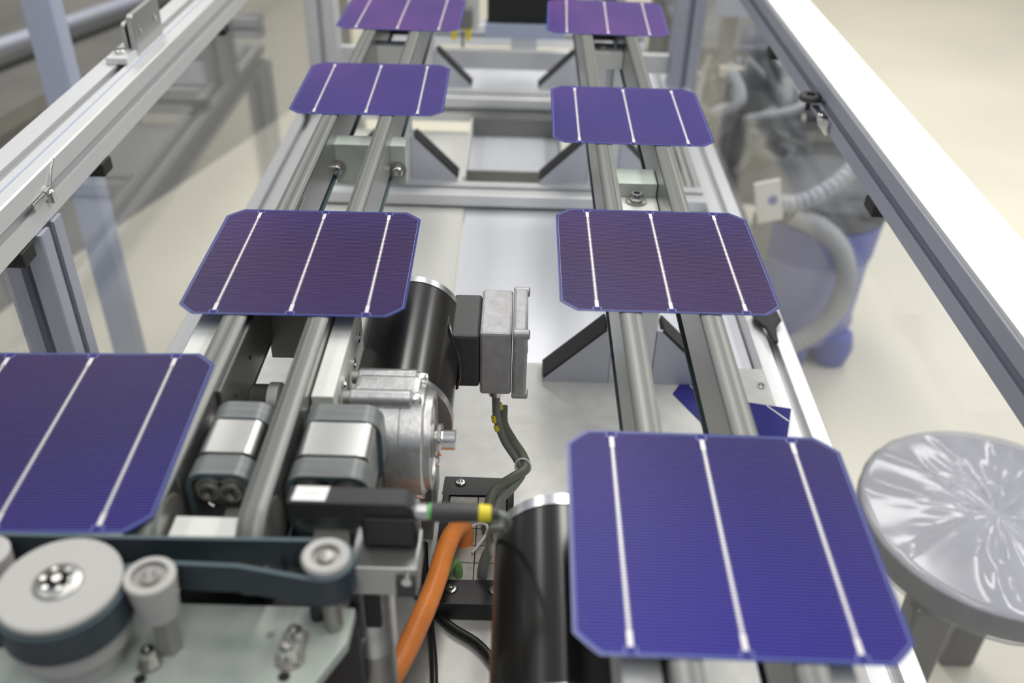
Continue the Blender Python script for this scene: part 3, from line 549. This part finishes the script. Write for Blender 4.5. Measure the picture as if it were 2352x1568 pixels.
# ------------------------------------------------------------------ solar cells
def cell_outline(h, c):
    o = []
    for (sx, sy, a0) in ((1, 1, 0), (-1, 1, 90), (-1, -1, 180), (1, -1, 270)):
        R = math.hypot(h, c); p0 = math.degrees(math.atan2(c, h)); a = [a0+p0+(90-2*p0)*i/4 for i in range(5)]
        o += [(R*math.cos(math.radians(t))*1.0, R*math.sin(math.radians(t))) for t in a]
    return o
H = 0.078; CC = 0.066
def wafer_parts(root, matl):
    b = MB(); o = cell_outline(H, CC); i = cell_outline(H-0.0011, CC-0.0006); n = len(o); t = 0.00028
    vs = [(p[0], p[1], -t) for p in o]+[(p[0], p[1], 0) for p in o]+[(p[0], p[1], 0) for p in i]
    k0 = b.mi(matl); k1 = b.mi(RIM); b.v = vs
    b.f = [tuple(range(2*n, 3*n))]+[tuple(range(n-1, -1, -1))]+[(k, (k+1) % n, n+(k+1) % n, n+k) for k in range(n)]+[(n+k, n+(k+1) % n, 2*n+(k+1) % n, 2*n+k) for k in range(n)]
    b.m = [k0, k1]+[k1]*(2*n)
    w = b.build('wafer', root)
    for x in (-0.052, 0, 0.052):
        b = MB(); z = 0.00006
        def q(x0, x1, y0, y1, m=PASTE, z=z): b.add([(x0, y0, z), (x1, y0, z), (x1, y1, z), (x0, y1, z)], [(0, 1, 2, 3)], m)
        q(x-0.0005, x+0.0005, -0.066, 0.066)
        for s in (-1, 1): q(x-0.0013, x+0.0013, s*0.0680-0.0045, s*0.0680+0.0045)
        for k in range(-31, 32): q(x-0.00125, x+0.00125, (k+0.5)*0.00203-0.00036, (k+0.5)*0.00203+0.00036)
        b.build('busbar', root, label='silver printed busbar')
        for s in (-1, 1):
            b = MB(); y0, y1 = sorted((s*0.0728, s*0.0772)); b.add([(x-0.0017, y0, z), (x+0.0017, y0, z), (x+0.0017, y1, z), (x-0.0017, y1, z)], [(0, 1, 2, 3)], CELLB)
            yi = s*0.0728; yo = s*0.0766
            for (xa, xb, ya, yb) in ((x-0.0030, x-0.0026, yi, yo), (x+0.0026, x+0.0030, yi, yo), (x-0.0030, x+0.0030, yi-0.0002, yi+0.0002)):
                b.add([(xa, ya, z), (xb, ya, z), (xb, yb, z), (xa, yb, z)], [(0, 1, 2, 3)], PASTEL)
            b.build('contact_notch', root)
    b = MB(); o = cell_outline(H-0.0017, CC-0.0009); i = cell_outline(H-0.00205, CC-0.0011); n = len(o); z = 0.00005
    b.add([(p[0], p[1], z) for p in o]+[(p[0], p[1], z) for p in i], [(k, (k+1) % n, n+(k+1) % n, n+k) for k in range(n)], PASTEL)
    b.build('border_line', root)
def copy_tree(o, parent=None):
    c = o.copy(); COL.objects.link(c); c.parent = parent
    for ch in o.children: copy_tree(ch, c)
    return c
G = 'solar cells on the conveyor belts'
cells = [(-0.0005, -0.285, -0.59, 'large deep blue solar cell in the right foreground, nearest on the right lane'),
         (-0.3724, -0.2222, 2.37, 'dark blue solar cell cut off by the left picture edge, behind the flat belt'),
         (0.0, 0.0, 0.0, 'dark violet solar cell, second from the front on the right lane'),
         (-0.2640, -0.0164, 0.84, 'dark violet solar cell on the left lane above the black motor'),
         (0.0005, 0.2941, -0.25, 'blurred blue-violet solar cell, third from the front on the right lane'),
         (-0.2658, 0.3506, 1.03, 'blurred blue solar cell, third from the front on the left lane'),
         (-0.2653, 0.6345, -0.61, 'farthest pinkish violet solar cell on the left lane, cut by the top edge'),
         (0.0007, 0.6387, -1.51, 'farthest pinkish violet solar cell on the right lane, beside the black screen')]
proto = thing('solar_cell', cells[0][3], 'solar cell', (0, 0, 0), G); wafer_parts(proto, CELL)
for i, (x, y, a, lab) in enumerate(cells):
    o = proto if i == 0 else copy_tree(proto)
    o.location = (x, y, 0.0002 if i != 1 else 0.0004); o.rotation_euler = (0, 0, math.radians(a)); o['label'] = lab
# broken cell on the base sheet
bk = thing('broken_solar_cell', 'broken piece of deep blue solar cell lying on the base sheet below the right lane', 'broken solar cell', (0.10, 0.10, ZB))
poly = [(0.0544, 0.1357), (0.0630, 0.1507), (0.0760, 0.1560), (0.0900, 0.1340), (0.1279, 0.1247), (0.1709, 0.1161), (0.1578, 0.0752), (0.150, 0.045), (0.100, 0.038), (0.0833, 0.0785)]
b = MB(); b.prism(poly, ZB+0.0006, ZB+0.0010, CELLB, 'z'); b.build('wafer_piece', bk)
def stripe(p, q, w, m, z, name, parent, n=1):
    p = Vector(p); q = Vector(q); d = (q-p).normalized(); nr = Vector((-d.y, d.x))*w/2
    b = MB(); b.add([(*(p-nr), z), (*(p+nr), z), (*(q+nr), z), (*(q-nr), z)], [(0, 1, 2, 3)], m); return b.build(name, parent)
stripe((0.0740, 0.1500), (0.1060, 0.0900), 0.0016, PASTE, ZB+0.0011, 'busbar', bk)
stripe((0.1470, 0.1200), (0.1640, 0.0960), 0.0016, PASTE, ZB+0.0011, 'busbar', bk)
# support bar under the left front cell
inf = thing('infeed_support', 'aluminium infeed rail under the cell at the left picture edge', 'support rail', (-0.42, -0.22, ZB))
b = MB(); b.box(-0.428, -0.412, -0.285, -0.165, -0.035, -0.0002, ALU); b.build('rail', inf, bevel=0.001)
b = MB(); b.box(-0.426, -0.414, -0.235, -0.215, ZB, -0.035, ALU); b.build('post', inf)
# ------------------------------------------------------------------ guards
def panel(name, label, x, y0, y1, z0, z1, x1):
    b = MB(); b.box(x, x1, y0, y1, z0, z1, ACRYL if x < 0 else ACRYR); o = b.build(name); o['label'] = label; o['category'] = 'guard panel'; return o
lg = thing('guard_frame', 'left guard frame of pale aluminium extrusion with upright post, running away from camera', 'guard frame', (-0.555, 0.2, -1.0))
extr('top_rail', -0.592, -0.75, -0.0555, 2.35, 'y', ALU, 0.0565, 0.047, parent=lg)
extr('post', -0.5766, 0.106, -1.0, 0.9445, 'z', ALUX, parent=lg)
extr('post', -0.5766, 1.45, -1.0, 0.9445, 'z', ALUX, parent=lg)
extr('post', -0.5766, -0.70, -1.0, 0.9445, 'z', ALUX, parent=lg)
for (y, s) in ((0.2712, 1), (0.7377, 0.8), (0.085, 1)):
    b = MB(); b.box(-0.556, -0.534, y-0.012, y+0.012, -0.070*1 if s == 1 else -0.066, -0.0556, RUB); b.build('rubber_clip', lg, bevel=0.002)
panel('clear_guard_panel', 'clear acrylic guard panel below the left aluminium rail', -0.5565, 0.152, 1.448, -0.95, -0.0556, -0.5525)
panel('clear_guard_panel', 'near clear acrylic guard panel left of the first post', -0.5565, -0.654, 0.105, -0.95, -0.0556, -0.5525)
b = MB(); b.box(-0.5503, -0.5488, -0.75, 1.6, -0.0085, -0.0078, PBLUE); b.build('edge_strip', lg, label='thin bluish strip along the rail top')
hb = thing('hinge_bracket', 'stainless hinge bracket with two screw holes standing on the left rail', 'bracket', (-0.56, 0.49, -0.0085))
def rplate(x0, x1, cy, cz, w, h, r, m, name, parent, bev=0.0006):
    b = MB(); b.prism(rrect(w, h, r, 5, cy, cz), x0, x1, m, 'x'); return b.build(name, parent, bevel=bev)
fp = rplate(-0.5620, -0.5550, 0.503, 0.014, 0.090, 0.046, 0.006, STEEL, 'front_plate', hb)
rplate(-0.5700, -0.5650, 0.503, 0.008, 0.090, 0.040, 0.006, STEEL, 'rear_plate', hb)
for yy in (0.478, 0.530):
    b = MB(); b.cyl((-0.5550, yy, 0.016), 0.0055, 0, 0.0004, 'x', STEELD, 20); b.cyl((-0.5550, yy, 0.0145), 0.0035, 0.0003, 0.0007, 'x', CHROME, 14); b.build('screw_hole', fp, smooth=True)
b = MB(); b.box(-0.5810, -0.5560, 0.425, 0.480, -0.0085, -0.0010, ALU); b.build('slot_block', hb, bevel=0.001)
b = MB(); capscrew(b, (-0.5700, 0.445, -0.001), 0.0065, 0.004); b.build('screw', hb, smooth=True)
lt = thing('door_catch', 'small shiny roller catch on the left guard rail', 'catch', (-0.535, 0.14, -0.0355))
b = MB(); b.cyl((-0.5330, 0.143, -0.0345), 0.0045, -0.006, 0.006, 'z', CHROME, 24, 0.001); b.build('roller', lt, smooth=True)
b = MB(); b.box(-0.5350, -0.5325, 0.112, 0.138, -0.0345, -0.0275, CHROME); b.box(-0.5350, -0.531, 0.136, 0.150, -0.030, -0.026, CHROME); b.build('catch_plate', lt, bevel=0.0008)
b = MB(); b.tube(catm([(-0.533, 0.148, -0.026), (-0.534, 0.156, -0.018), (-0.536, 0.170, -0.010)]), 0.001, CHROME, 8); b.build('spring_wire', lt, smooth=True)
rg = thing('guard_frame', 'right guard frame of grey extrusion with a broad white cover strip on top', 'guard frame', (0.26, 0.2, -1.0))
extr('top_rail', 0.239, -0.75, -0.0535, 2.35, 'y', ALUX, parent=rg)
b = MB(); b.box(0.2405, 0.3010, -0.75, 1.6, -0.0082, -0.0045, WHITE); b.build('cover_strip', rg, label='broad glossy white cover strip')
extr('post', 0.2395, 1.45, -1.0, 0.9460, 'z', ALUX, parent=rg); extr('post', 0.2395, -0.70, -1.0, 0.9460, 'z', ALUX, parent=rg)
for y in (0.2221, 0.700):
    b = MB(); b.box(0.238, 0.256, y-0.014, y+0.014, -0.066, -0.0536, RUB); b.build('rubber_clip', rg, bevel=0.002)
panel('clear_guard_panel', 'large clear acrylic guard panel below the right white-topped rail', 0.2600, -0.654, 1.448, -0.95, -0.0536, 0.2640)
kn = thing('door_latch', 'latch with round dark knob and shiny bracket on the right guard rail', 'latch', (0.232, 0.42, -0.04))
b = MB(); b.lathe([(0.006, 0), (0.006, 0.0105), (0.004, 0.0128), (0.000, 0.0130), (-0.002, 0.0110), (-0.002, 0)], (0.2310, 0.452, -0.0355), 'z', CHAR, 36); b.cyl((0.2310, 0.452, -0.0355), 0.0015, 0.006, 0.0062, 'z', RUB, 10); b.build('knob', kn, smooth=True, label='round dark plastic knob')
b = MB(); b.cyl((0.2290, 0.448, 0), 0.0030, -0.0470, -0.0375, 'z', RUB, 14); b.build('knob_stem', kn, smooth=True)
b = MB(); b.box(0.2300, 0.2388, 0.395, 0.440, -0.0400, -0.0380, CHROME); b.box(0.2350, 0.2388, 0.385, 0.420, -0.054, -0.0380, CHROME); b.build('latch_bracket', kn, bevel=0.0008)
b = MB(); b.cyl((0.2330, 0.405, -0.040), 0.0042, -0.004, 0.005, 'z', CHROME, 18, 0.0008); b.build('roller', kn, smooth=True)
# far uprights on the frame
for (x, y, lab) in ((-0.482, 1.02, 'blurred far left upright of pale aluminium extrusion behind the last left cell'), (0.160, 1.055, 'blurred far right upright of grey aluminium extrusion beside the last right cell')):
    o = extr('upright_post', x, y, ZB-0.005, 0.75, 'z', ALU if x < 0 else ALUX, 0.05); o['label'] = lab; o['category'] = 'post'
# ------------------------------------------------------------------ far end of the machine
mo = thing('black_screen', 'plain black screen in a pale frame at the far end between the lanes', 'screen', (-0.115, 1.20, ZB))
b = MB(); b.box(-0.176, -0.030, 1.200, 1.225, -0.172, 0.30, RUB); b.build('screen_panel', mo)
b = MB(); b.box(-0.180, -0.026, 1.192, 1.230, -0.200, -0.174, PBLUE); b.build('lower_frame', mo, bevel=0.001)
b = MB(); b.box(-0.130, -0.080, 1.205, 1.225, ZB, -0.200, ALU); b.build('stand', mo)
vs_ = thing('valve_block', 'grey valve block with two yellow fittings right of the last left cell', 'valve block', (-0.215, 1.15, -0.15))
b = MB(); b.box(-0.250, -0.190, 1.13, 1.18, -0.170, 0.05, ALUW); b.build('body', vs_, bevel=0.003)
b = MB(); b.box(-0.240, -0.200, 1.11, 1.13, -0.160, -0.125, MGREY); b.build('manifold', vs_, bevel=0.003)
b = MB(); b.box(-0.222, -0.218, 1.14, 1.16, ZB, -0.170, MGREY); b.build('bracket', vs_)
for x in (-0.234, -0.208):
    b = MB(); b.lathe([(0, 0), (0, 0.006), (-0.022, 0.0045), (-0.022, 0)], (x, 1.118, -0.160), 'z', YELLOW, 14); b.build('fitting', vs_, smooth=True, label='yellow fitting')
xr = thing('rear_crossbeam', 'dark-topped crossbeam joining both lanes at the far end', 'beam', (-0.13, 1.1, -0.1))
b = MB(); b.box(-0.46, 0.19, 1.085, 1.10, -0.225, -0.190, ALU); b.build('beam', xr, bevel=0.001)
for x in (-0.272, 0.0):
    b = MB(); b.box(x-0.026, x+0.026, 0.70, 0.745, -0.050, -0.012, BLACKP); o = b.build('black_stop_block', bevel=0.002)
    o['label'] = 'black stop block between the belts behind the last %s cell' % ('left' if x < -0.1 else 'right'); o['category'] = 'stop block'
for (x, y, lab) in ((-0.4595, 0.890, 'small black rubber wedge in the left frame slot below the third left cell'), (0.1795, 0.275, 'small black rubber wedge in the right frame slot at the second right cell')):
    b = MB(); b.prism([(x-0.015, y+0.02), (x+0.015, y+0.02), (x+0.016, y), (x+0.006, y-0.016), (x+0.003, y-0.045), (x-0.003, y-0.045), (x-0.006, y-0.016), (x-0.016, y)], -0.2350, -0.2300, RUB, 'z')
    o = b.build('rubber_wedge', bevel=0.002); o['label'] = lab; o['category'] = 'rubber wedge'
# ------------------------------------------------------------------ beyond the guards
# stool wrapped in film
st = thing('wrapped_stool', 'round work stool wrapped in crinkled clear plastic film outside the right guard', 'stool', (0.552, 0.300, -1.0))
b = MB(); N = 160; rings = [0.0, 0.01, 0.02, 0.03, 0.04, 0.05, 0.06, 0.07, 0.08, 0.09, 0.10, 0.11, 0.12, 0.13, 0.14, 0.15, 0.16, 0.168, 0.174, 0.178]; vs = []; fs = []
spk = [(random.uniform(0, 2*PI), random.uniform(0.03, 0.10), random.uniform(0.0, 0.06), random.uniform(0.09, 0.19), random.uniform(-0.0035, 0.0045), random.uniform(-3, 3)) for _ in range(90)]
for k, r in enumerate(rings):
    for i in range(N):
        a = 2*PI*i/N; z = -0.5505
        for (sa, sw, r0, r1, hh, tw) in spk:
            d = (a-sa-tw*r+PI) % (2*PI)-PI; win = max(0, min(1, (r-r0)/0.02))*max(0, min(1, (r1-r)/0.03))*max(0, min(1, (0.176-r)/0.01))
            z += hh*win*math.exp(-(d/sw)**2)
        vs.append((0.552+r*math.cos(a), 0.300+r*math.sin(a), z-(0.003 if k == len(rings)-1 else 0)))
for (r, z) in ((0.180, -0.556), (0.180, -0.600), (0.170, -0.606)):
    for i in range(N):
        a = 2*PI*i/N; rr = r+0.0012*math.sin(23*a+z*90)*math.sin(5*a); vs.append((0.552+rr*math.cos(a), 0.300+rr*math.sin(a), z))
K = len(rings)+3
for k in range(K-1):
    for i in range(N): fs.append((k*N+i, k*N+(i+1) % N, (k+1)*N+(i+1) % N, (k+1)*N+i))
b.add(vs, fs, FILM); b.build('plastic_film', st, smooth=True, label='crinkled clear film')
b = MB(); b.lathe([(-0.556, 0), (-0.556, 0.170), (-0.560, 0.176), (-0.596, 0.176), (-0.600, 0.168), (-0.600, 0)], (0.552, 0.300, 0), 'z', mat('pale_seat', (0.55, 0.545, 0.54), 0.35, 0.0), 64); b.build('seat', st, smooth=True)
b = MB(); b.lathe([(-0.562, 0.1763), (-0.562, 0.1775), (-0.596, 0.1775), (-0.596, 0.1763)], (0.552, 0.300, 0), 'z', mat('seat_band', (0.20, 0.20, 0.20), 0.4), 64); b.build('edge_band', st, smooth=True, label='dark edge band')
LEGM = mat('wrapped_leg_grey', (0.12, 0.12, 0.125), 0.25, 0.1)
for (ax, ay) in ((-0.72, -0.70), (0.70, -0.72), (-0.70, 0.72), (0.70, 0.72)):
    b = MB(); lx, ly = 0.552+0.155*ax, 0.300+0.155*ay
    b.box(lx-0.028, lx+0.028, ly-0.020, ly+0.020, -1.0, -0.601, LEGM); b.build('leg', st, bevel=0.006)
# wet and dry vacuum
vc = thing('shop_vacuum', 'blue and grey shop vacuum with a looped grey hose beyond the right guard', 'vacuum cleaner', (0.60, 1.38, -1.0))
vx, vy = 0.60, 1.38
HEADM = mat('dark_vacuum_head', (0.075, 0.078, 0.088), 0.45, noise=(12, 0.5))
b = MB(); b.lathe([(0.05, 0), (0.05, 0.118), (0.07, 0.128), (0.28, 0.136), (0.28, 0)], (vx, vy, -1.0), 'z', BLUEL, 48); b.build('tank', vc, smooth=True)
b = MB(); b.lathe([(0.28, 0), (0.28, 0.140), (0.37, 0.146), (0.38, 0.138), (0.38, 0)], (vx, vy, -1.0), 'z', BLUE, 48); b.build('tank_rim', vc, smooth=True, label='blue rim')
b = MB(); b.lathe([(0.38, 0), (0.38, 0.150), (0.43, 0.148), (0.46, 0.10), (0.47, 0.05), (0.47, 0)], (vx, vy, -1.0), 'z', HEADM, 48); b.build('motor_head', vc, smooth=True, label='dark grey motor head')
for a in (20, 100, 180, 250, 310):
    ca, sa = math.cos(math.radians(a)), math.sin(math.radians(a))
    b = MB(); b.lathe([(0, 0), (0, 0.040), (0.045, 0.050), (0.08, 0.042), (0.08, 0)], (vx+0.115*ca, vy+0.115*sa, -1.0), 'z', BLUE, 24); b.build('caster_foot', vc, smooth=True)
hp = catm([(0.48, 1.20, -0.56), (0.544, 1.19, -0.585), (0.600, 1.19, -0.640), (0.628, 1.19, -0.715), (0.622, 1.19, -0.785), (0.590, 1.19, -0.845), (0.530, 1.18, -0.888), (0.455, 1.17, -0.928), (0.38, 1.16, -0.955)], 26)
b = MB(); b.tube(hp, [0.022+0.0018*math.sin(i*1.4) for i in range(len(hp))], mat('grey_hose', (0.42, 0.43, 0.46), 0.5), 14); b.build('hose', vc, smooth=True)
hp = catm([(0.40, 1.22, -0.53), (0.48, 1.20, -0.535), (0.56, 1.22, -0.50), (0.63, 1.27, -0.455), (0.70, 1.32, -0.43)], 26)
b = MB(); b.tube(hp, [0.019+0.0018*math.sin(i*1.4) for i in range(len(hp))], mat('pale_hose', (0.38, 0.40, 0.44), 0.5), 12); b.build('handle_tube', vc, smooth=True)
lbv = thing('paper_note', 'white card with a blue dot standing in front of the shop vacuum head', 'card', (0.42, 1.19, -0.56))
b = MB(); T = Matrix.Translation((0.401, 1.12, -0.492)) @ Matrix.Rotation(math.radians(-14), 4, 'Y'); b.box(-0.026, 0.026, -0.003, 0.003, -0.045, 0.045, LABEL, T); b.build('card', lbv)
b = MB(); b.lathe([(-0.0008, 0), (-0.0008, 0.010), (0, 0.010)], (0.008, -0.003, 0.002), 'y', BLUE, 18, T); b.build('blue_dot', lbv)
b = MB(); b.box(0.380, 0.420, 1.124, 1.138, -1.0, -0.525, MGREY); b.build('card_stand', lbv)
# added rack, boxes and hoses stand in for clutter reflected in the panel
ec = thing('reflection_rack', 'made-up dark grey rack with tangled hoses standing in for clutter reflected in the right guard panel', 'rack', (0.45, 1.9, -1.0))
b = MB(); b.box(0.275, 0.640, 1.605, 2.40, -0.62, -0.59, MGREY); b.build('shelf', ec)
HOUS = mat('reflection_housing', (0.085, 0.09, 0.105), 0.5, noise=(9, 0.6))
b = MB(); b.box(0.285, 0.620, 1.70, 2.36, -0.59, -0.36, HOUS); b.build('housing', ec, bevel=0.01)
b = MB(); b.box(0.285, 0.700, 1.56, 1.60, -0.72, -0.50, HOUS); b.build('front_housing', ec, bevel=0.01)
sd = thing('reflection_duct', 'added dark grey box standing in for clutter reflected in the right guard panel', 'duct', (0.315, 1.2, -1.0))  # added dark box, fills in more of the clutter mirrored in the panel
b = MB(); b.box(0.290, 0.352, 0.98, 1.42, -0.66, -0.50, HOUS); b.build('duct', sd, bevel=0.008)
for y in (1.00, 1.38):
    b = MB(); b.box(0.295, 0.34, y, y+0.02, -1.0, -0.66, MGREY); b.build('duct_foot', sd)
b = MB(); b.box(0.340, 0.435, 1.600, 1.64, -0.262, -0.10, PBLUE); b.build('reflection_box', ec, bevel=0.004, label='pale blue-grey box')
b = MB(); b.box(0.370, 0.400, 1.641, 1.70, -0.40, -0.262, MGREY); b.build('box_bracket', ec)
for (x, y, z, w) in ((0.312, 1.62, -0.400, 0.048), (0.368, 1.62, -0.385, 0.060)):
    b = MB(); b.box(x, x+w, y, y+0.03, z-0.025, z, mat('cream_reflection_box', (0.78, 0.72, 0.52), 0.6)); b.build('carton', ec, bevel=0.003, label='cream box standing in for a reflected one')
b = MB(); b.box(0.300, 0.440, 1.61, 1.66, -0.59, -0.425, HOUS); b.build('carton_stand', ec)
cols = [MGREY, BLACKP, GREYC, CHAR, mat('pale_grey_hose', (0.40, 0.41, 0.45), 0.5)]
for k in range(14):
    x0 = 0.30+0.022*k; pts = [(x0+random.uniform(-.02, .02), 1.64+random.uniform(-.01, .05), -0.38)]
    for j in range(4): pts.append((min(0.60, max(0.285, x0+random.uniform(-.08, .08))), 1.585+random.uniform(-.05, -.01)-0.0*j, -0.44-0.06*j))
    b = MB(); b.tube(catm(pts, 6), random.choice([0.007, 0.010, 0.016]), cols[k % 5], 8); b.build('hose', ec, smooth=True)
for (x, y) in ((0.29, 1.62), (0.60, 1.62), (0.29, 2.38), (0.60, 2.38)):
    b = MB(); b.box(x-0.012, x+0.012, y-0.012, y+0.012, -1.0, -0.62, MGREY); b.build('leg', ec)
# left side: neighbour machine and pale post
b = MB(); b.prism(rrect(0.050, 0.045, 0.004, 3, -0.900, 0.952), -1.0, 0.6, PBLUE, 'z'); pp = b.build('door_post', smooth=True); pp['label'] = 'pale blue-grey upright seen behind the left guard rail'; pp['category'] = 'post'
nm = thing('neighbour_machine', 'dull grey-brown neighbouring machine bench beyond the left guard', 'machine', (-1.7, 2.0, -1.0))
GB = mat('grey_brown_bench', (0.185, 0.178, 0.165), 0.5, noise=(3, 0.25))
b = MB(); b.prism([(-1.42, 0.95), (-1.30, 1.60), (-0.93, 2.75), (-0.75, 3.6), (-3.2, 3.8), (-3.2, 0.95)], -0.54, -0.50, GB, 'z'); b.build('bench_top', nm)
b = MB(); b.prism([(-1.50, 1.1), (-1.36, 1.7), (-1.00, 2.8), (-0.85, 3.5), (-3.1, 3.7), (-3.1, 1.1)], -1.0, -0.54, MGREY, 'z'); b.build('cabinet', nm)
b = MB(); b.tube([(-1.70, 1.60, -0.49), (-1.50, 2.05, -0.49), (-1.27, 2.60, -0.49), (-1.1, 3.1, -0.49)], 0.022, ALUX, 12); b.build('edge_bar', nm, smooth=True)
b = MB(); b.tube([(-1.55, 1.60, -0.49), (-1.38, 2.05, -0.49), (-1.17, 2.60, -0.49), (-1.0, 3.1, -0.49)], 0.020, CHAR, 12); b.build('dark_hose', nm, smooth=True)
b = MB(); b.box(-1.62, -1.40, 1.30, 1.62, -0.50, -0.46, OLIVE); b.build('olive_box', nm, bevel=0.01)
